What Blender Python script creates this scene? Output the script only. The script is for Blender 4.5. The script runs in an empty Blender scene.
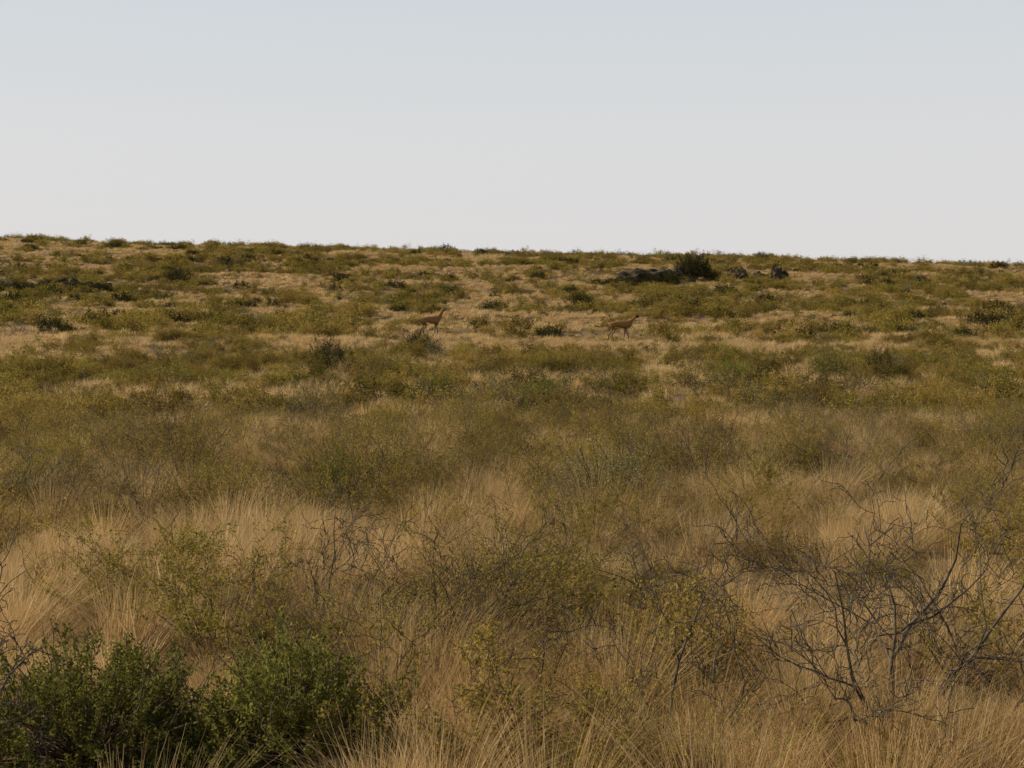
import bpy, math, random
import numpy as np
from mathutils import Vector, noise, Matrix

random.seed(7)
R = np.random.RandomState(11)
scene = bpy.context.scene
EYE = 1.9

# ------------------------------------------------------------------ terrain
DK = np.array([-60, 0, 7, 10, 14, 20, 30, 45, 65, 100, 130, 160, 190, 215, 230, 250, 275, 310, 400, 700, 1500, 3500], float)
ZK = np.array([-1.9, -1.9, -1.9, -1.9, -1.9, -1.87, -1.80, -1.65, -1.23, -0.07, 1.65, 4.3, 7.6, 10.4, 11.9, 13.2, 13.9, 14.1, 12.8, 8, -5, -40], float)
mk = np.gradient(ZK, DK)
def prof(d):
    i = min(max(int(np.searchsorted(DK, d)) - 1, 0), len(DK) - 2)
    h = DK[i+1] - DK[i]; t = (d - DK[i]) / h
    t2, t3 = t*t, t*t*t
    return (2*t3-3*t2+1)*ZK[i] + (t3-2*t2+t)*h*mk[i] + (-2*t3+3*t2)*ZK[i+1] + (t3-t2)*h*mk[i+1]
def sst(a, b, x):
    t = min(max((x-a)/(b-a), 0), 1); return t*t*(3-2*t)
def ground_z(x, y):
    z = EYE + prof(y)
    z += -0.0255*max(-150, min(150, x))*sst(60, 220, y)
    w = sst(12, 80, y)
    z += w*0.6*noise.noise(Vector((x/24, y/19, 3.1)))
    z += w*0.3*noise.noise(Vector((x/10, y/9, 6.1)))
    z += (0.04+0.16*w)*noise.noise(Vector((x/4.2, y/3.7, 8.3)))
    z += 0.03*noise.noise(Vector((x/0.9, y/0.9, 1.3)))
    return z

# ------------------------------------------------------------------ materials
def newmat(name):
    m = bpy.data.materials.new(name); m.use_nodes = True
    nt = m.node_tree; nt.nodes.clear()
    return m, nt, nt.nodes, nt.links

def foliage_mat(name, ca, cb, cc=None, trans=0.35, patch=6.0, val=0.35, rough=0.7):
    """ca/cb mixed per leaf ('v' attribute), cc mixed by world-space patches; per-plant brightness."""
    m, nt, N, L = newmat(name)
    at = N.new('ShaderNodeAttribute'); at.attribute_name = 'v'
    mix = N.new('ShaderNodeMix'); mix.data_type = 'RGBA'
    mix.inputs[6].default_value = (*ca, 1); mix.inputs[7].default_value = (*cb, 1)
    L.new(at.outputs['Fac'], mix.inputs[0])
    col = mix.outputs[2]
    oi = N.new('ShaderNodeObjectInfo')
    if cc:
        tn = N.new('ShaderNodeTexNoise'); tn.inputs['Scale'].default_value = 1/patch
        geo = N.new('ShaderNodeNewGeometry'); L.new(geo.outputs['Position'], tn.inputs['Vector'])
        ad = N.new('ShaderNodeMath'); ad.operation = 'MULTIPLY_ADD'
        L.new(oi.outputs['Random'], ad.inputs[0]); ad.inputs[1].default_value = 0.5
        L.new(tn.outputs['Fac'], ad.inputs[2])
        mr = N.new('ShaderNodeMapRange'); mr.inputs[1].default_value = 0.55; mr.inputs[2].default_value = 1.0
        L.new(ad.outputs[0], mr.inputs[0])
        m2 = N.new('ShaderNodeMix'); m2.data_type = 'RGBA'
        L.new(mr.outputs[0], m2.inputs[0]); L.new(col, m2.inputs[6]); m2.inputs[7].default_value = (*cc, 1)
        col = m2.outputs[2]
    hs = N.new('ShaderNodeHueSaturation')
    mv = N.new('ShaderNodeMapRange'); mv.inputs[3].default_value = 1-val; mv.inputs[4].default_value = 1+val
    wn = N.new('ShaderNodeMath'); wn.operation = 'FRACT'
    ml = N.new('ShaderNodeMath'); ml.operation = 'MULTIPLY'; ml.inputs[1].default_value = 17.31
    L.new(oi.outputs['Random'], ml.inputs[0]); L.new(ml.outputs[0], wn.inputs[0])
    L.new(wn.outputs[0], mv.inputs[0]); L.new(mv.outputs[0], hs.inputs['Value']); L.new(col, hs.inputs['Color'])
    df = N.new('ShaderNodeBsdfDiffuse'); tr = N.new('ShaderNodeBsdfTranslucent')
    L.new(hs.outputs[0], df.inputs[0]); L.new(hs.outputs[0], tr.inputs[0])
    ms = N.new('ShaderNodeMixShader'); ms.inputs[0].default_value = trans
    L.new(df.outputs[0], ms.inputs[1]); L.new(tr.outputs[0], ms.inputs[2])
    o = N.new('ShaderNodeOutputMaterial'); L.new(ms.outputs[0], o.inputs[0])
    return m

def rough_mat(name, ca, cb, scale=8, bump=0.4):
    m, nt, N, L = newmat(name)
    tc = N.new('ShaderNodeNewGeometry')
    tn = N.new('ShaderNodeTexNoise'); tn.inputs['Scale'].default_value = scale; tn.inputs['Detail'].default_value = 6
    L.new(tc.outputs['Position'], tn.inputs['Vector'])
    cr = N.new('ShaderNodeValToRGB'); cr.color_ramp.elements[0].position = 0.35; cr.color_ramp.elements[1].position = 0.68
    cr.color_ramp.elements[0].color = (*ca, 1); cr.color_ramp.elements[1].color = (*cb, 1)
    L.new(tn.outputs['Fac'], cr.inputs[0])
    p = N.new('ShaderNodeBsdfPrincipled'); p.inputs['Roughness'].default_value = 0.95
    p.inputs['Specular IOR Level'].default_value = 0.1
    L.new(cr.outputs[0], p.inputs['Base Color'])
    b = N.new('ShaderNodeBump'); b.inputs['Strength'].default_value = bump; b.inputs['Distance'].default_value = 0.05
    L.new(tn.outputs['Fac'], b.inputs['Height']); L.new(b.outputs[0], p.inputs['Normal'])
    o = N.new('ShaderNodeOutputMaterial'); L.new(p.outputs[0], o.inputs[0])
    return m

M_straw = foliage_mat('dry_straw', (0.36, 0.235, 0.095), (0.92, 0.71, 0.40), (0.56, 0.38, 0.17), trans=0.42, patch=5, val=0.2)
M_olive = foliage_mat('olive_leaves', (0.125, 0.11, 0.025), (0.33, 0.265, 0.055), (0.32, 0.22, 0.06), trans=0.42, patch=9, val=0.42)
M_yel   = foliage_mat('yellow_green_leaves', (0.21, 0.18, 0.034), (0.48, 0.375, 0.07), (0.37, 0.25, 0.07), trans=0.45, patch=3, val=0.25)
M_green = foliage_mat('green_leaves', (0.085, 0.090, 0.022), (0.28, 0.265, 0.06), None, trans=0.42, val=0.15)
M_dark  = foliage_mat('dark_green_leaves', (0.030, 0.032, 0.014), (0.085, 0.08, 0.028), None, trans=0.2, val=0.2)
M_gray  = foliage_mat('grey_green_leaves', (0.14, 0.13, 0.06), (0.32, 0.28, 0.14), None, trans=0.3, val=0.25)
M_bark  = rough_mat('grey_bark', (0.05, 0.040, 0.030), (0.17, 0.135, 0.10), 25, 0.3)
M_twig  = rough_mat('brown_twigs', (0.08, 0.058, 0.035), (0.21, 0.15, 0.09), 10, 0.2)
M_rock  = rough_mat('dark_rock', (0.03, 0.023, 0.015), (0.11, 0.085, 0.055), 1.6, 0.9)

# ------------------------------------------------------------------ mesh builder
class MB:
    def __init__(s): s.v=[]; s.f=[]; s.m=[]; s.a=[]; s.n=0; s.mats=[]
    def mi(s, mat):
        if mat not in s.mats: s.mats.append(mat)
        return s.mats.index(mat)
    def add(s, V, F, mat, val):
        F = np.asarray(F)
        s.v.append(np.asarray(V, float)); s.f.append(F + s.n)
        s.m.append(np.full(len(F), s.mi(mat))); s.a.append(np.broadcast_to(np.asarray(val, float), (len(V),)))
        s.n += len(V)
    def tube(s, pts, rad, mat, k=3):
        pts = np.asarray(pts, float); n = len(pts)
        d = np.gradient(pts, axis=0); d /= (np.linalg.norm(d, axis=1)[:, None]+1e-9)
        ref = np.array([0.31, 0.87, 0.38]) if abs(d[0][1]) < 0.8 else np.array([0.9, 0.1, 0.4])
        u = np.cross(d, ref); u /= (np.linalg.norm(u, axis=1)[:, None]+1e-9); w = np.cross(d, u)
        ang = np.arange(k)*2*math.pi/k
        V = pts[:, None, :] + (np.cos(ang)[None, :, None]*u[:, None, :] + np.sin(ang)[None, :, None]*w[:, None, :])*np.asarray(rad)[:, None, None]
        F = [[i*k+j, i*k+(j+1) % k, (i+1)*k+(j+1) % k, (i+1)*k+j] for i in range(n-1) for j in range(k)]
        s.add(V.reshape(-1, 3), F, mat, 0.5)
    def leaves(s, C, size, mat, asp=0.5, up=0.3):
        C = np.asarray(C, float); n = len(C)
        if n == 0: return
        u = R.normal(size=(n, 3)); u[:, 2] += up; u /= np.linalg.norm(u, axis=1)[:, None]
        w = np.cross(u, R.normal(size=(n, 3))); w /= np.linalg.norm(w, axis=1)[:, None]
        sz = size*R.uniform(0.6, 1.4, n)[:, None]
        V = np.stack([C-u*sz*.5, C+w*sz*asp*.5, C+u*sz*.5, C-w*sz*asp*.5], 1).reshape(-1, 3)
        F = np.arange(4*n).reshape(n, 4)
        s.add(V, F, mat, np.repeat(R.uniform(0, 1, n), 4))
    def blades(s, n, rad, h0, h1, wid, lean, mat, wind=0.12, levels=4):
        a = R.uniform(0, 2*math.pi, n); rr = rad*np.sqrt(R.uniform(0, 1, n))
        base = np.stack([rr*np.cos(a), rr*np.sin(a), np.full(n, -0.02)], 1)
        h = R.uniform(h0, h1, n)
        out = np.stack([np.cos(a+R.normal(0, .6, n)), np.sin(a+R.normal(0, .6, n)), np.zeros(n)], 1)
        ln = np.abs(R.normal(0, 1, n))*lean + lean*0.3*rr/rad
        side = np.cross(out, [0, 0, 1]); th = R.uniform(0, math.pi, n)
        wd = out*np.cos(th)[:, None] + side*np.sin(th)[:, None]
        droop = R.uniform(0.1, 0.8, n)
        P = []
        for i in range(levels):
            t = i/(levels-1)
            off = (ln*(t*0.7+droop*t*t))[:, None]*out*h[:, None]
            off[:, 0] += wind*h*t*t
            c = base + off; c[:, 2] += h*t*(1-0.25*np.minimum(ln, 1.2)*t)
            w = wid*(1-t**1.5)*0.5 + (0.0004 if t == 1 else 0)
            P += [c-wd*w, c+wd*w]
        V = np.stack(P, 1)
        k = 2*levels
        F = []
        for i in range(levels-1):
            F.append(np.stack([np.arange(n)*k+2*i, np.arange(n)*k+2*i+1, np.arange(n)*k+2*i+3, np.arange(n)*k+2*i+2], 1))
        F = np.concatenate(F)
        s.add(V.reshape(-1, 3), F, mat, np.repeat(R.uniform(0, 1, n)**1.3, k))
    def mesh(s, name):
        V = np.concatenate(s.v); F = np.concatenate(s.f); Mi = np.concatenate(s.m); A = np.concatenate(s.a)
        me = bpy.data.meshes.new(name)
        me.vertices.add(len(V)); me.vertices.foreach_set('co', V.astype(np.float32).ravel())
        me.loops.add(F.size); me.loops.foreach_set('vertex_index', F.astype(np.int32).ravel())
        me.polygons.add(len(F)); me.polygons.foreach_set('loop_start', (np.arange(len(F))*4).astype(np.int32))
        me.polygons.foreach_set('material_index', Mi.astype(np.int32))
        for m in s.mats: me.materials.append(m)
        at = me.attributes.new('v', 'FLOAT', 'POINT'); at.data.foreach_set('value', A.astype(np.float32))
        me.update(calc_edges=True); me.validate()
        return me

def unit(v):
    return v/ (np.linalg.norm(v)+1e-9)

def grow(mb, P, D, L, r, depth, tips, prm, bark, k=3):
    n = prm.get('seg', 5); pts=[P.copy()]; rad=[r]
    p = P.copy(); d = unit(D)
    for i in range(n):
        d = unit(d + R.normal(0, prm['jit'], 3) + np.array([0, 0, prm['up']]))
        p = p + d*L/n
        if p[2] < 0.02: p[2] = 0.02; d[2] = abs(d[2])
        pts.append(p.copy()); rad.append(r*(1-0.75*(i+1)/n))
        if depth > 0 and (i > 0 or depth < prm['depth']) :
            for _ in range(prm['kids']):
                if R.rand() < prm['pk']:
                    nd = unit(d + R.normal(0, prm['spread'], 3))
                    grow(mb, p, nd, L*prm['ratio']*R.uniform(.6, 1.15), rad[-1]*0.7, depth-1, tips, prm, bark, k)
        if depth <= prm.get('ld', 1): tips.append((p.copy(), depth, L/n))
    mb.tube(pts, np.maximum(rad, prm.get('rmin', 0.0012)), bark, k)

def shrub(name, stems, H, W, prm, leafmat, nleaf, lsize, bark, r0=0.01, k=3, spreadleaf=0.016, asp=0.5, emin=.25, lmin=.6):
    mb = MB(); tips=[]
    for i in range(stems):
        a = R.uniform(0, 2*math.pi); e = R.uniform(emin, 1.0)
        D = np.array([math.cos(a)*W*e, math.sin(a)*W*e, H*R.uniform(0.6, 1.1)])
        P = np.array([math.cos(a)*0.06*W, math.sin(a)*0.06*W, -0.03])
        grow(mb, P, D, np.linalg.norm(D)*R.uniform(lmin, 1.), r0*R.uniform(.6, 1.2), prm['depth'], tips, prm, bark, k)
    if nleaf and tips:
        T = np.array([t[0] for t in tips]); S = np.array([t[2] for t in tips])
        idx = R.randint(0, len(T), nleaf)
        C = T[idx] + R.normal(0, 1, (nleaf, 3))*spreadleaf
        C[:, 2] = np.maximum(C[:, 2], 0.01)
        mb.leaves(C, lsize, leafmat, asp)
    return mb.mesh(name)

def dense_bush(name, W, D, H, nclu, perclu, lsize, mat, bark=M_twig, clr=0.06, lump1=.38, asp=.5, tight=.25, stalks=0):
    """lumpy dome with leafy twigs through an outer shell, stems inside"""
    mb = MB(); st = R.uniform(0, 100)
    C = []
    for i in range(nclu):
        a = R.uniform(0, 2*math.pi); c = R.uniform(0.0, 1.0)
        dirv = np.array([math.cos(a)*math.sqrt(1-c*c), math.sin(a)*math.sqrt(1-c*c), c])
        lump = 1+lump1*noise.noise(Vector((dirv[0]*2+st, dirv[1]*2, dirv[2]*2))) + 0.4*noise.noise(Vector((dirv[0]*5+st, dirv[1]*5, dirv[2]*5)))
        rr = lump*R.uniform(0.4, 1.0)**0.6
        p = dirv*rr*np.array([W/2, D/2, H])
        d = unit(dirv + np.array([0, 0, 0.9]) + R.normal(0, .4, 3))
        L = clr*R.uniform(1.0, 3.0)
        q = p + d*L
        t = R.uniform(0, 1, perclu)[:, None]
        C.append(p + (q-p)*t + R.normal(0, clr*tight, (perclu, 3)))
        if i % 3 == 0:
            mid = p*0.5+np.array([0, 0, 0.02])+R.normal(0, 0.02, 3)
            mb.tube([p*0.08, mid, p, q], [0.012*H+0.003, 0.006*H+0.002, 0.004*H+0.001, 0.001], bark)
        if i < stalks:
            e = q + unit(dirv+np.array([0, 0, .8])+R.normal(0, .5, 3))*R.uniform(.08, .22)
            mb.tube([p, q, (q+e)/2+R.normal(0, .012, 3), e], [.0035, .0025, .002, .001], M_bark)
    C = np.concatenate(C); C[:, 2] = np.maximum(C[:, 2], 0.0)
    mb.leaves(C, lsize, mat, asp)
    return mb.mesh(name)

# ------------------------------------------------------------------ plant kits
def kit(name, meshes):
    col = bpy.data.collections.new(name)
    for i, me in enumerate(meshes):
        o = bpy.data.objects.new('%s_%s' % (name, 'abcdefghijkl'[i]), me); col.objects.link(o)
    return col
def g(n, rad, h0, h1, w, lean, lv=4, stalk=0):
    mb = MB(); mb.blades(n, rad, h0, h1, w, lean, M_straw, levels=lv)
    return mb.mesh('tussock')
K = {}
K['grass_near'] = kit('grass_tussock_near', [g(480, .14, .12, .50, .0044, .42, 5), g(420, .12, .12, .58, .0042, .40, 5), g(560, .18, .08, .42, .0044, .55, 5), g(280, .12, .15, .62, .0042, .45, 5), g(380, .25, .05, .30, .0046, .8, 5), g(400, .30, .04, .22, .0046, .9, 4)])
K['grass_mid'] = kit('grass_tussock_mid', [g(150, .17, .12, .48, .011, .42), g(130, .14, .12, .54, .011, .4), g(170, .22, .10, .38, .012, .6), g(120, .27, .08, .32, .012, .7)])
K['grass_far'] = kit('grass_tussock_far', [g(80, .24, .12, .46, .028, .4, 3), g(70, .2, .12, .5, .028, .35, 3), g(80, .32, .1, .36, .03, .55, 3)])

pA = dict(depth=2, kids=1, pk=.75, jit=.2, up=.05, spread=.6, ratio=.5, seg=5, ld=1, rmin=.0014)
pB = dict(depth=2, kids=1, pk=.7, jit=.2, up=.03, spread=.65, ratio=.5, seg=5, ld=1, rmin=.0025)
K['shrub_near'] = kit('olive_shrub_near', [
    shrub('s', 18, .65, .80, pA, M_olive, 5200, .020, M_twig, .007),
    shrub('s', 15, .8, .65, pA, M_olive, 4000, .020, M_twig, .007),
    shrub('s', 18, .55, .85, pA, M_yel, 4200, .019, M_twig, .006),
    shrub('s', 16, .7, .75, pA, M_yel, 2600, .019, M_bark, .007),
    shrub('s', 15, .65, .75, pA, M_gray, 2800, .017, M_bark, .007),
    shrub('s', 20, .75, .9, pA, M_yel, 900, .017, M_bark, .008),
    dense_bush('d', 1.1, 1.0, .5, 320, 22, .022, M_olive, clr=.08),
])
K['shrub_mid'] = kit('olive_shrub_mid', [
    shrub('s', 12, .55, .8, pB, M_olive, 2500, .042, M_twig, .009, spreadleaf=.045),
    shrub('s', 11, .75, .65, pB, M_olive, 2100, .042, M_twig, .009, spreadleaf=.045),
    shrub('s', 12, .45, .9, pB, M_yel, 1700, .040, M_twig, .009, spreadleaf=.045),
    shrub('s', 10, .6, .8, pB, M_gray, 1100, .040, M_bark, .009, spreadleaf=.045),
    shrub('s', 14, .65, .8, pB, M_olive, 500, .036, M_bark, .009, spreadleaf=.045),
    dense_bush('d', 1.4, 1.2, .42, 320, 18, .036, M_olive, clr=.10),
])
pC = dict(depth=1, kids=1, pk=.7, jit=.2, up=.03, spread=.65, ratio=.5, seg=4, ld=1, rmin=.005)
K['shrub_far'] = kit('olive_shrub_far', [
    shrub('s', 12, .55, .8, pC, M_olive, 520, .085, M_twig, .012, spreadleaf=.10),
    shrub('s', 11, .8, .6, pC, M_olive, 440, .085, M_twig, .012, spreadleaf=.10),
    shrub('s', 12, .45, .9, pC, M_yel, 400, .08, M_twig, .012, spreadleaf=.10),
    shrub('s', 14, .6, .8, pC, M_gray, 300, .08, M_bark, .012, spreadleaf=.10),
    dense_bush('d', 1.5, 1.3, .42, 110, 12, .08, M_olive, clr=.12),
    dense_bush('d', 1.4, 1.2, .45, 110, 12, .08, M_dark, clr=.12),
])

def scatter(name, P, rotz, tilt, scl, idx, col):
    n = len(P)
    me = bpy.data.meshes.new(name); me.vertices.add(n); me.vertices.foreach_set('co', np.asarray(P, np.float32).ravel())
    a = me.attributes.new('rot', 'FLOAT_VECTOR', 'POINT')
    a.data.foreach_set('vector', np.stack([tilt[:, 0], tilt[:, 1], rotz], 1).astype(np.float32).ravel())
    a = me.attributes.new('scl', 'FLOAT_VECTOR', 'POINT'); a.data.foreach_set('vector', scl.astype(np.float32).ravel())
    a = me.attributes.new('idx', 'INT', 'POINT'); a.data.foreach_set('value', idx.astype(np.int32))
    ob = bpy.data.objects.new(name, me); scene.collection.objects.link(ob)
    ng = bpy.data.node_groups.new(name+'_scatter', 'GeometryNodeTree')
    ng.interface.new_socket('Geometry', in_out='INPUT', socket_type='NodeSocketGeometry')
    ng.interface.new_socket('Geometry', in_out='OUTPUT', socket_type='NodeSocketGeometry')
    N, L = ng.nodes, ng.links
    gi, go = N.new('NodeGroupInput'), N.new('NodeGroupOutput')
    ip = N.new('GeometryNodeInstanceOnPoints'); ci = N.new('GeometryNodeCollectionInfo')
    ci.inputs['Collection'].default_value = col; ci.inputs['Separate Children'].default_value = True; ci.inputs['Reset Children'].default_value = True
    ip.inputs['Pick Instance'].default_value = True
    def na(nm, t):
        q = N.new('GeometryNodeInputNamedAttribute'); q.data_type = t; q.inputs['Name'].default_value = nm
        return [s for s in q.outputs if s.enabled and s.name == 'Attribute'][0]
    L.new(gi.outputs[0], ip.inputs['Points']); L.new(ci.outputs[0], ip.inputs['Instance'])
    L.new(na('idx', 'INT'), ip.inputs['Instance Index'])
    L.new(na('rot', 'FLOAT_VECTOR'), ip.inputs['Rotation'])
    L.new(na('scl', 'FLOAT_VECTOR'), ip.inputs['Scale'])
    L.new(ip.outputs[0], go.inputs[0])
    md = ob.modifiers.new('scatter', 'NODES'); md.node_group = ng
    return ob

def patch(x, y, s, o):  # about -1..1
    return noise.noise(Vector((x/s+o, y/s-o, o)))*1.6

# clear zones: (x, y, r)
CLEAR = [(-1.9, 6.2, .65), (-1.1, 6.15, .6), (-1.4, 5.4, .5), (-1.95, 5.4, .45), (-.95, 5.4, .3), (1.72, 6.5, .15), (1.0, 6.3, .1)]
GUAN = [(-5.1, 90, 2.4, 14), (6.7, 88, 2.6, 14)]
def cover(x, y):
    """shrub cover 0..1"""
    if y > 26:
        v = 0.57 + 0.66*patch(x, y*.85, 5.5, 2.2) + 0.5*patch(x, y*.65, 14.0, 5.7) + 0.35*patch(x, y, 2.2, 9.1)
        v += 0.14*(1-sst(30, 60, y))
    else:
        v = 0.63 + 0.55*patch(x, y, 2.2, 2.2) + 0.4*patch(x, y, 5.5, 7.9)
        v += 0.36*sst(11.5, 14.5, y)
        v -= 0.6*math.exp(-((x+3.6)/1.3)**2-((y-10.5)/1.4)**2)
        v -= 0.6*math.exp(-((x-1.0)/1.3)**2-((y-8.4)/1.5)**2)
        v -= 0.5*math.exp(-((x-3.0)/1.0)**2-((y-11)/1.4)**2)
    return v

def build(name, kitname, y0, y1, dens, kind, smin, smax, xk=0.46, xm=3.5, weights=None, flat=1.0, sup=.8):
    area = 0.5*(y1-y0)*2*(xk*(y0+y1)+2*xm)
    n = int(area*dens)
    yy = y0+(y1-y0)*R.uniform(0, 1, n*3); wmax = xk*y1+xm
    keep = R.uniform(0, 1, n*3) < (xk*yy+xm)/wmax
    yy = yy[keep][:n]; xx = R.uniform(-1, 1, len(yy))*(xk*yy+xm)
    P=[]; S=[]; I=[]
    nk = len(K[kitname].objects)
    w = np.array(weights if weights else [1]*nk, float); w /= w.sum()
    for x, y in zip(xx, yy):
        c = cover(x, y)
        if kind == 'shrub':
            if R.rand() > 0.05+0.95*sst(0.3, 0.8, c): continue
        else:
            sp_ = sup*(.35+.65*sst(7, 10, y))
            if R.rand() > 1-sp_*sst(0.35, 0.8, c): continue
        if any((x-a)**2+(y-b)**2 < r*r for a, b, r in CLEAR): continue
        s = R.uniform(smin, smax)
        if kind == 'shrub':
            s = smin+(smax-smin)*R.uniform(0, 1)**1.6
            if any(abs(x-a) < w_ and abs(y-b) < l_ for a, b, w_, l_ in GUAN): s *= .35
            if y < 8: s *= .62+.38*sst(5.5, 8, y)
        elif any(abs(x-a) < w_ and abs(y-b) < l_ for a, b, w_, l_ in GUAN): s *= .8
        P.append((x, y, ground_z(x, y)-0.02))
        S.append((s*R.uniform(.8, 1.35), s*R.uniform(.85, 1.2), s*flat*R.uniform(.75, 1.15)))
        I.append(R.choice(nk, p=w))
    n = len(P)
    print(name, n)
    return scatter(name, P, R.uniform(0, 6.283, n) if kind == 'shrub' else R.normal(0, .9, n), R.normal(0, .07, (n, 2)), np.array(S), np.array(I), K[kitname])

build('dry_grass', 'grass_near', 4.2, 26, 12.5, 'grass', .45, 1.12, sup=.55)
build('dry_grass', 'grass_mid', 26, 85, 4.2, 'grass', .5, 1.1, sup=.7)
build('dry_grass', 'grass_far', 85, 290, 1.8, 'grass', .5, 1.2, sup=.7)
build('low_shrubs', 'shrub_near', 5.2, 26, 2.3, 'shrub', .4, 1.05, weights=[3, 2, 3, 3, .6, 3, 1.4])
build('low_shrubs', 'shrub_mid', 26, 85, .95, 'shrub', .45, 1.3, weights=[3, 2, 3, .6, 1.4, 2.4])
build('low_shrubs', 'shrub_far', 85, 290, .52, 'shrub', .5, 1.8, weights=[3, 3, 2.6, .8, 2.4, 1.1])

# ------------------------------------------------------------------ ground
def grid():
    ys = np.concatenate([np.linspace(-60, 0, 8), np.linspace(1, 30, 90), np.linspace(31, 120, 110), np.linspace(122, 320, 110), np.geomspace(330, 3500, 24)])
    xp = np.concatenate([np.linspace(0.0, 12, 36), np.linspace(12.6, 150, 90), np.geomspace(160, 3500, 18)])
    xs = np.concatenate([-xp[:0:-1], xp])
    V = [(x, y, ground_z(x, y)) for y in ys for x in xs]
    nx = len(xs)
    F = [(j*nx+i, j*nx+i+1, (j+1)*nx+i+1, (j+1)*nx+i) for j in range(len(ys)-1) for i in range(nx-1)]
    me = bpy.data.meshes.new('ground'); me.from_pydata(V, [], F)
    me.polygons.foreach_set('use_smooth', [True]*len(me.polygons))
    return me
m, nt, N, L = newmat('dry_soil')
geo = N.new('ShaderNodeNewGeometry')
n1 = N.new('ShaderNodeTexNoise'); n1.inputs['Scale'].default_value = .12; n1.inputs['Detail'].default_value = 8
n2 = N.new('ShaderNodeTexNoise'); n2.inputs['Scale'].default_value = 14; n2.inputs['Detail'].default_value = 8; n2.inputs['Roughness'].default_value = .7
for q in (n1, n2): L.new(geo.outputs['Position'], q.inputs['Vector'])
c1 = N.new('ShaderNodeValToRGB'); e = c1.color_ramp.elements
e[0].position = .35; e[0].color = (.17, .12, .065, 1); e[1].position = .65; e[1].color = (.38, .275, .16, 1)
c2 = N.new('ShaderNodeValToRGB'); e = c2.color_ramp.elements
e[0].position = .3; e[0].color = (.35, .32, .3, 1); e[1].position = .7; e[1].color = (1.0, .97, .92, 1)
L.new(n1.outputs[0], c1.inputs[0]); L.new(n2.outputs[0], c2.inputs[0])
mx = N.new('ShaderNodeMix'); mx.data_type = 'RGBA'; mx.blend_type = 'MULTIPLY'; mx.inputs[0].default_value = 1
L.new(c1.outputs[0], mx.inputs[6]); L.new(c2.outputs[0], mx.inputs[7])
p = N.new('ShaderNodeBsdfPrincipled'); p.inputs['Roughness'].default_value = 1; p.inputs['Specular IOR Level'].default_value = .05
L.new(mx.outputs[2], p.inputs['Base Color'])
b = N.new('ShaderNodeBump'); b.inputs['Strength'].default_value = .7; b.inputs['Distance'].default_value = .04
L.new(n2.outputs[0], b.inputs['Height']); L.new(b.outputs[0], p.inputs['Normal'])
o = N.new('ShaderNodeOutputMaterial'); L.new(p.outputs[0], o.inputs[0])
gm = grid(); gm.materials.append(m)
scene.collection.objects.link(bpy.data.objects.new('ground', gm))

# ------------------------------------------------------------------ individual plants
def put(name, me, x, y, s=(1, 1, 1), rz=0.0, dz=-0.03):
    o = bpy.data.objects.new(name, me); scene.collection.objects.link(o)
    o.location = (x, y, ground_z(x, y)+dz); o.rotation_euler = (0, 0, rz)
    o.scale = s if hasattr(s, '__len__') else (s, s, s)
    return o
put('green_bush', dense_bush('gb', .98, .95, .46, 520, 46, .019, M_green, clr=.06, tight=.17, stalks=70), -.98, 6.2)
put('green_bush', dense_bush('gb', 1.2, 1.0, .45, 620, 46, .019, M_green, clr=.06, tight=.17, stalks=70), -1.85, 6.2)

# leafless thorny shrubs in the foreground
pD = dict(depth=3, kids=1, pk=.68, jit=.25, up=.02, spread=.62, ratio=.52, seg=6, ld=0, rmin=.002)
put('thorny_shrub', shrub('ts', 10, 1.2, 1.05, pD, M_yel, 400, .016, M_bark, .014, k=5, emin=.3, lmin=.8), 1.75, 6.6)
put('thorny_shrub', shrub('ts', 9, .8, .8, pD, M_yel, 900, .017, M_bark, .009, k=4, emin=.4), .85, 6.35)
put('thorny_shrub', shrub('ts', 8, .8, .9, pD, M_yel, 500, .016, M_bark, .009, k=4), -1.3, 9.0)
put('thorny_shrub', shrub('ts', 6, .75, .4, pD, M_yel, 100, .015, M_bark, .012, k=4), -2.15, 5.8)
put('thorny_shrub', shrub('ts', 8, .9, .9, pD, M_yel, 250, .015, M_bark, .010, k=4), 3.9, 9.5)
put('thorny_shrub', shrub('ts', 9, 1.05, .9, pD, M_yel, 250, .015, M_bark, .011, k=4, emin=.4), 2.6, 7.4)
put('thorny_shrub', shrub('ts', 8, .8, .9, pD, M_yel, 500, .016, M_bark, .009, k=4), -.4, 8.6)
put('leafy_shrub', shrub('ls', 12, .5, .7, pD, M_yel, 5000, .019, M_twig, .007, k=4), .15, 6.0)
put('leafy_shrub', shrub('ls', 10, .45, .6, pD, M_yel, 3500, .019, M_twig, .007, k=4), -.45, 5.9)
# tussocks over the open soil at the right edge
tus = list(K['grass_near'].objects)
for i in range(26):
    x, y = R.uniform(1.3, 3.0), R.uniform(5.6, 7.6); s = R.uniform(.6, 1.05)
    put('grass_tussock', tus[R.randint(0, 4)].data, x, y, (s*1.1, s*1.1, s), R.uniform(-1, 1))

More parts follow.
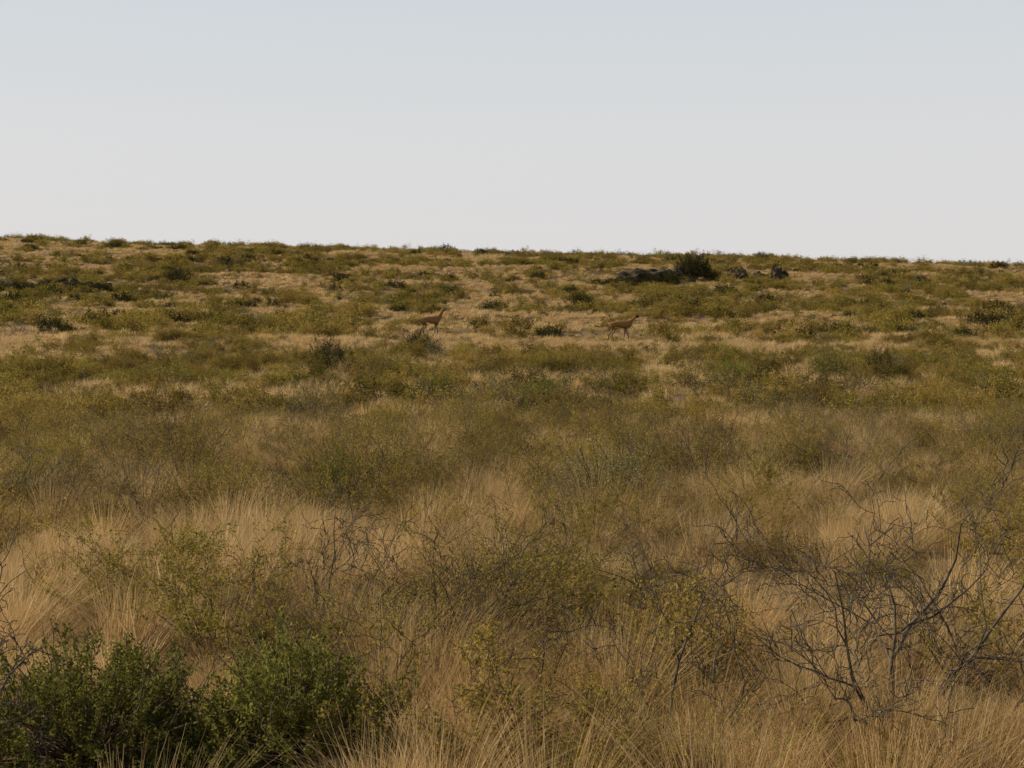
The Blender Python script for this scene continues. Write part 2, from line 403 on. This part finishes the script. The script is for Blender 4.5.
DB = dense_bush('db', 1.8, 1.6, .75, 500, 22, .036, M_dark, clr=.10)
DG = dense_bush('dg', 1.8, 1.6, .75, 420, 16, .040, M_green, clr=.10)
DBn = dense_bush('dbn', 1.2, 1.1, .6, 500, 24, .022, M_green, clr=.07)
DGr = dense_bush('dgr', 1.5, 1.3, .6, 500, 18, .020, M_gray, clr=.09)
def px(pxx, d): return (pxx-512)/1422*d
put('dark_bush', DB, px(328, 50), 50, (.8, .8, 1.3))
put('dark_bush', DB, px(418, 74), 74, (1.0, 1.0, 1.25))
put('dark_bush', DB, px(180, 165), 165, (2.2, 2, 1.9))
put('dark_bush', DB, px(765, 38), 38, (.6, .6, .9), 1)
put('dark_bush', DB, px(880, 45), 45, (.6, .6, 1.1), 2)
put('green_bush', DG, px(735, 39), 39, (1.1, .9, 1.0), 2)
put('green_bush', DG, px(830, 46), 46, (1.3, 1, 1.1), 1)
put('green_bush', DG, px(545, 31), 31, (.9, .8, .9), 1)
put('green_bush', DG, px(435, 34), 34, (.8, .7, .9), 1)
put('green_bush', DBn, px(338, 15), 15, (.6, .6, 1.0), 1)
put('grey_green_bush', DGr, px(610, 14.5), 14.5, (1.1, 1.1, 1.0), 1)

# ------------------------------------------------------------------ ridge rocks
def rocks(name, items):
    root = bpy.data.objects.new(name, None); scene.collection.objects.link(root)
    x0, y0 = items[0][0], items[0][1]; root.location = (x0, y0, ground_z(x0, y0))
    import bmesh
    for i, (x, y, sx, sy, sz) in enumerate(items):
        bm = bmesh.new(); bmesh.ops.create_icosphere(bm, subdivisions=4, radius=1)
        o = R.uniform(0, 100)
        for v in bm.verts:
            q = v.co.copy()
            f = 1+.45*noise.noise(q*1.3+Vector((o, 0, 0)))+.28*noise.noise(q*3.5+Vector((o, 3, 0)))+.12*noise.noise(q*9)
            v.co = Vector((q.x*f*sx, q.y*f*sy, max(-.2, q.z)*f*sz))
        me = bpy.data.meshes.new('rock'); bm.to_mesh(me); bm.free(); me.materials.append(M_rock)
        ob = bpy.data.objects.new('rock_%d' % (i+1), me); scene.collection.objects.link(ob)
        ob.parent = root; ob.location = (x-x0, y-y0, ground_z(x, y)-ground_z(x0, y0)-.05*sz)
rocks('rock_outcrop', [(px(650, 180), 180, 3.6, 2.5, 1.6), (px(628, 179), 179, 1.6, 1.4, 1.4), (px(672, 181), 181, 2.4, 2, 1.8)])
rocks('rock_outcrop', [(px(738, 186), 186, 1.3, 1.2, 1.5), (px(776, 188), 188, .8, .8, 1.8), (px(760, 187), 187, 1.1, 1, 1.1), (px(785, 188), 188, .7, .8, 1.2)])
rocks('rock_outcrop', [(px(60+dx, 150+i), 150+i*.7, a, .9, h) for i, (dx, a, h) in enumerate([(0, 1.1, 1.2), (-22, .9, .9), (-45, 1.2, .9), (18, .8, 1.1), (36, 1.3, .8), (-58, .6, .7), (52, .7, .7)])])
RB = dense_bush('rb', 5.2, 4, 2.3, 1100, 20, .11, M_dark, clr=.24)
RO = dense_bush('ro', 5.2, 4, 2.3, 900, 16, .13, M_olive, clr=.22)
put('dark_bush', RB, px(692, 182), 181, (1, 1, 1.1), dz=.5)
for pxx, d, s in [(640, 178, .55), (655, 177, .5), (612, 177, .35), (668, 178, .55), (628, 177, .45), (22, 148, .4), (50, 147.5, .38), (85, 148, .42), (105, 149, .35), (5, 149, .4), (728, 184, .35), (752, 185, .3), (300, 195, .4)]:
    put('dark_bush', RB, px(pxx, d), d, (s*1.5, s, s), pxx)
for pxx, d, s in [(120, 238, .45), (38, 238, .5), (170, 238, .35), (270, 238, .45), (375, 238, .4), (850, 235, .45), (785, 236, .4), (450, 236, .35), (712, 181, .45)]:
    put('olive_bush', RO, px(pxx, d), d, (s*1.5, s, s), pxx)

# ------------------------------------------------------------------ guanacos
def guanaco_mat():
    m, nt, N, L = newmat('guanaco_coat')
    tc = N.new('ShaderNodeTexCoord'); sp = N.new('ShaderNodeSeparateXYZ'); L.new(tc.outputs['Object'], sp.inputs[0])
    tn = N.new('ShaderNodeTexNoise'); tn.inputs['Scale'].default_value = 9
    L.new(tc.outputs['Object'], tn.inputs['Vector'])
    ad = N.new('ShaderNodeMath'); ad.operation = 'MULTIPLY_ADD'; ad.inputs[1].default_value = .12
    L.new(tn.outputs[0], ad.inputs[0]); L.new(sp.outputs['Z'], ad.inputs[2])
    cr = N.new('ShaderNodeValToRGB'); e = cr.color_ramp.elements
    e[0].position = 0; e[0].color = (.16, .10, .05, 1); e[1].position = .66; e[1].color = (.26, .18, .105, 1)
    k = e.new(.80); k.color = (.12, .062, .026, 1); k = e.new(.98); k.color = (.24, .13, .05, 1)
    L.new(ad.outputs[0], cr.inputs[0])
    mr = N.new('ShaderNodeMapRange'); mr.inputs[1].default_value = .82; mr.inputs[2].default_value = .92; L.new(sp.outputs['X'], mr.inputs[0])
    mx = N.new('ShaderNodeMix'); mx.data_type = 'RGBA'; L.new(mr.outputs[0], mx.inputs[0]); L.new(cr.outputs[0], mx.inputs[6]); mx.inputs[7].default_value = (.05, .04, .03, 1)
    p = N.new('ShaderNodeBsdfPrincipled'); p.inputs['Roughness'].default_value = .9; p.inputs['Specular IOR Level'].default_value = .1
    L.new(mx.outputs[2], p.inputs['Base Color'])
    o = N.new('ShaderNodeOutputMaterial'); L.new(p.outputs[0], o.inputs[0]); return m
GM = guanaco_mat()
def guanaco(x, y, rz, neck, gait, s=1.0):
    V=[]; E=[]; Rr=[]
    def v(p, r, par=None):
        V.append(p); Rr.append(r if hasattr(r, '__len__') else (r, r)); i=len(V)-1
        if par is not None: E.append((par, i))
        return i
    pel = v((-.42, 0, .98), (.17, .20))
    loin = v((-.18, 0, 1.00), (.165, .17), pel); rib = v((.10, 0, .95), (.19, .23), loin); ch = v((.34, 0, .95), (.17, .23), rib)
    rump = v((-.58, 0, .95), (.11, .13), pel); t1 = v((-.68, 0, .98), .045, rump); v((-.80, 0, .88), .03, t1)
    nb = v(neck[0], (.125, .15), ch); nm = v(neck[1], .095, nb); nt_ = v(neck[2], .08, nm)
    hd = v(neck[3], .09, nt_); mz = v(neck[4], .055, hd); 
    ex, ey, ez = neck[3]
    for sy in (-1, 1):
        e1 = v((ex-.03, sy*.055, ez+.06), .022, hd); v((ex-.05, sy*.075, ez+.17), .010, e1)
    for k, sy in enumerate((-1, 1)):
        a = gait[k]
        sh = v((.32, sy*.10, .80), .085, ch); el = v((.27+.3*a, sy*.12, .62), .06, sh); kn = v((.31+.9*a, sy*.12, .37), .038, el)
        ft = v((.29+1.2*a, sy*.12, .10), .028, kn); v((.33+1.2*a, sy*.12, .02), .036, ft)
        a = gait[2+k]
        hp = v((-.42, sy*.10, .82), .11, pel); st = v((-.32+.4*a, sy*.13, .66), .075, hp); hk = v((-.54+.8*a, sy*.12, .40), .038, st)
        hf = v((-.50+1.2*a, sy*.12, .10), .028, hk); v((-.45+1.2*a, sy*.12, .02), .036, hf)
    me = bpy.data.meshes.new('guanaco'); me.from_pydata(V, E, [])
    o = bpy.data.objects.new('guanaco', me); scene.collection.objects.link(o)
    me.materials.append(GM)
    md = o.modifiers.new('Skin', 'SKIN'); md.use_smooth_shade = True
    for i, r in enumerate(Rr): me.skin_vertices[0].data[i].radius = r
    me.skin_vertices[0].data[0].use_root = True
    sb = o.modifiers.new('Sub', 'SUBSURF'); sb.levels = 2; sb.render_levels = 2
    o.location = (x, y, ground_z(x, y)-.02); o.rotation_euler = (0, 0, rz); o.scale = (s, s, s)
guanaco(px(431, 90), 90, .3, [(.46, 0, 1.08), (.56, 0, 1.28), (.66, 0, 1.48), (.74, 0, 1.56), (.90, 0, 1.52)], (.03, -.06, .08, -.04), 1.15)
guanaco(px(620, 88), 88, -.05, [(.48, 0, 1.05), (.64, 0, 1.17), (.80, 0, 1.33), (.88, 0, 1.40), (1.04, 0, 1.36)], (.14, -.10, .12, -.10), 1.15)

# ------------------------------------------------------------------ light, sky, camera
EL, AZ = math.radians(30), math.radians(-74)
sd = Vector((math.sin(AZ)*math.cos(EL), math.cos(AZ)*math.cos(EL), math.sin(EL)))
sl = bpy.data.lights.new('sun', 'SUN'); sl.energy = 5.0; sl.angle = math.radians(.5); sl.color = (1, .89, .70)
so = bpy.data.objects.new('sun', sl); scene.collection.objects.link(so); so.rotation_euler = sd.to_track_quat('Z', 'Y').to_euler()
w = bpy.data.worlds.new('World'); scene.world = w; w.use_nodes = True
N, L = w.node_tree.nodes, w.node_tree.links; N.clear()
sk = N.new('ShaderNodeTexSky'); sk.sky_type = 'NISHITA'; sk.sun_disc = False; sk.sun_elevation = EL; sk.sun_rotation = AZ % (2*math.pi)
sk.dust_density = 2.5; sk.air_density = 1.0
tc = N.new('ShaderNodeTexCoord'); sp = N.new('ShaderNodeSeparateXYZ'); L.new(tc.outputs['Generated'], sp.inputs[0])
cr = N.new('ShaderNodeValToRGB'); e = cr.color_ramp.elements
s = 10.0
e[0].position = 0.03; e[0].color = (.75, .725, .72, 1); e[1].position = .5; e[1].color = (.14, .17, .22, 1)
k = e.new(.13); k.color = (.725, .725, .73, 1); k = e.new(.225); k.color = (.65, .695, .725, 1)
L.new(sp.outputs['Z'], cr.inputs[0])
sc = N.new('ShaderNodeVectorMath'); sc.operation = 'SCALE'; sc.inputs['Scale'].default_value = s
L.new(cr.outputs[0], sc.inputs[0])
mx = N.new('ShaderNodeMix'); mx.data_type = 'RGBA'; mx.inputs[0].default_value = .94
L.new(sk.outputs[0], mx.inputs[6]); L.new(sc.outputs[0], mx.inputs[7])
bg = N.new('ShaderNodeBackground'); bg.inputs[1].default_value = .1; L.new(mx.outputs[2], bg.inputs[0])
o = N.new('ShaderNodeOutputWorld'); L.new(bg.outputs[0], o.inputs[0])

cam = bpy.data.cameras.new('camera'); co = bpy.data.objects.new('camera', cam); scene.collection.objects.link(co)
cam.sensor_width = 36; cam.lens = 50; cam.clip_end = 8000; cam.clip_start = .1
co.location = (0, 0, EYE); co.rotation_euler = (math.radians(90-2.17), 0, 0)
scene.camera = co
scene.view_settings.view_transform = 'Standard'; scene.view_settings.look = 'None'; scene.view_settings.exposure = 0
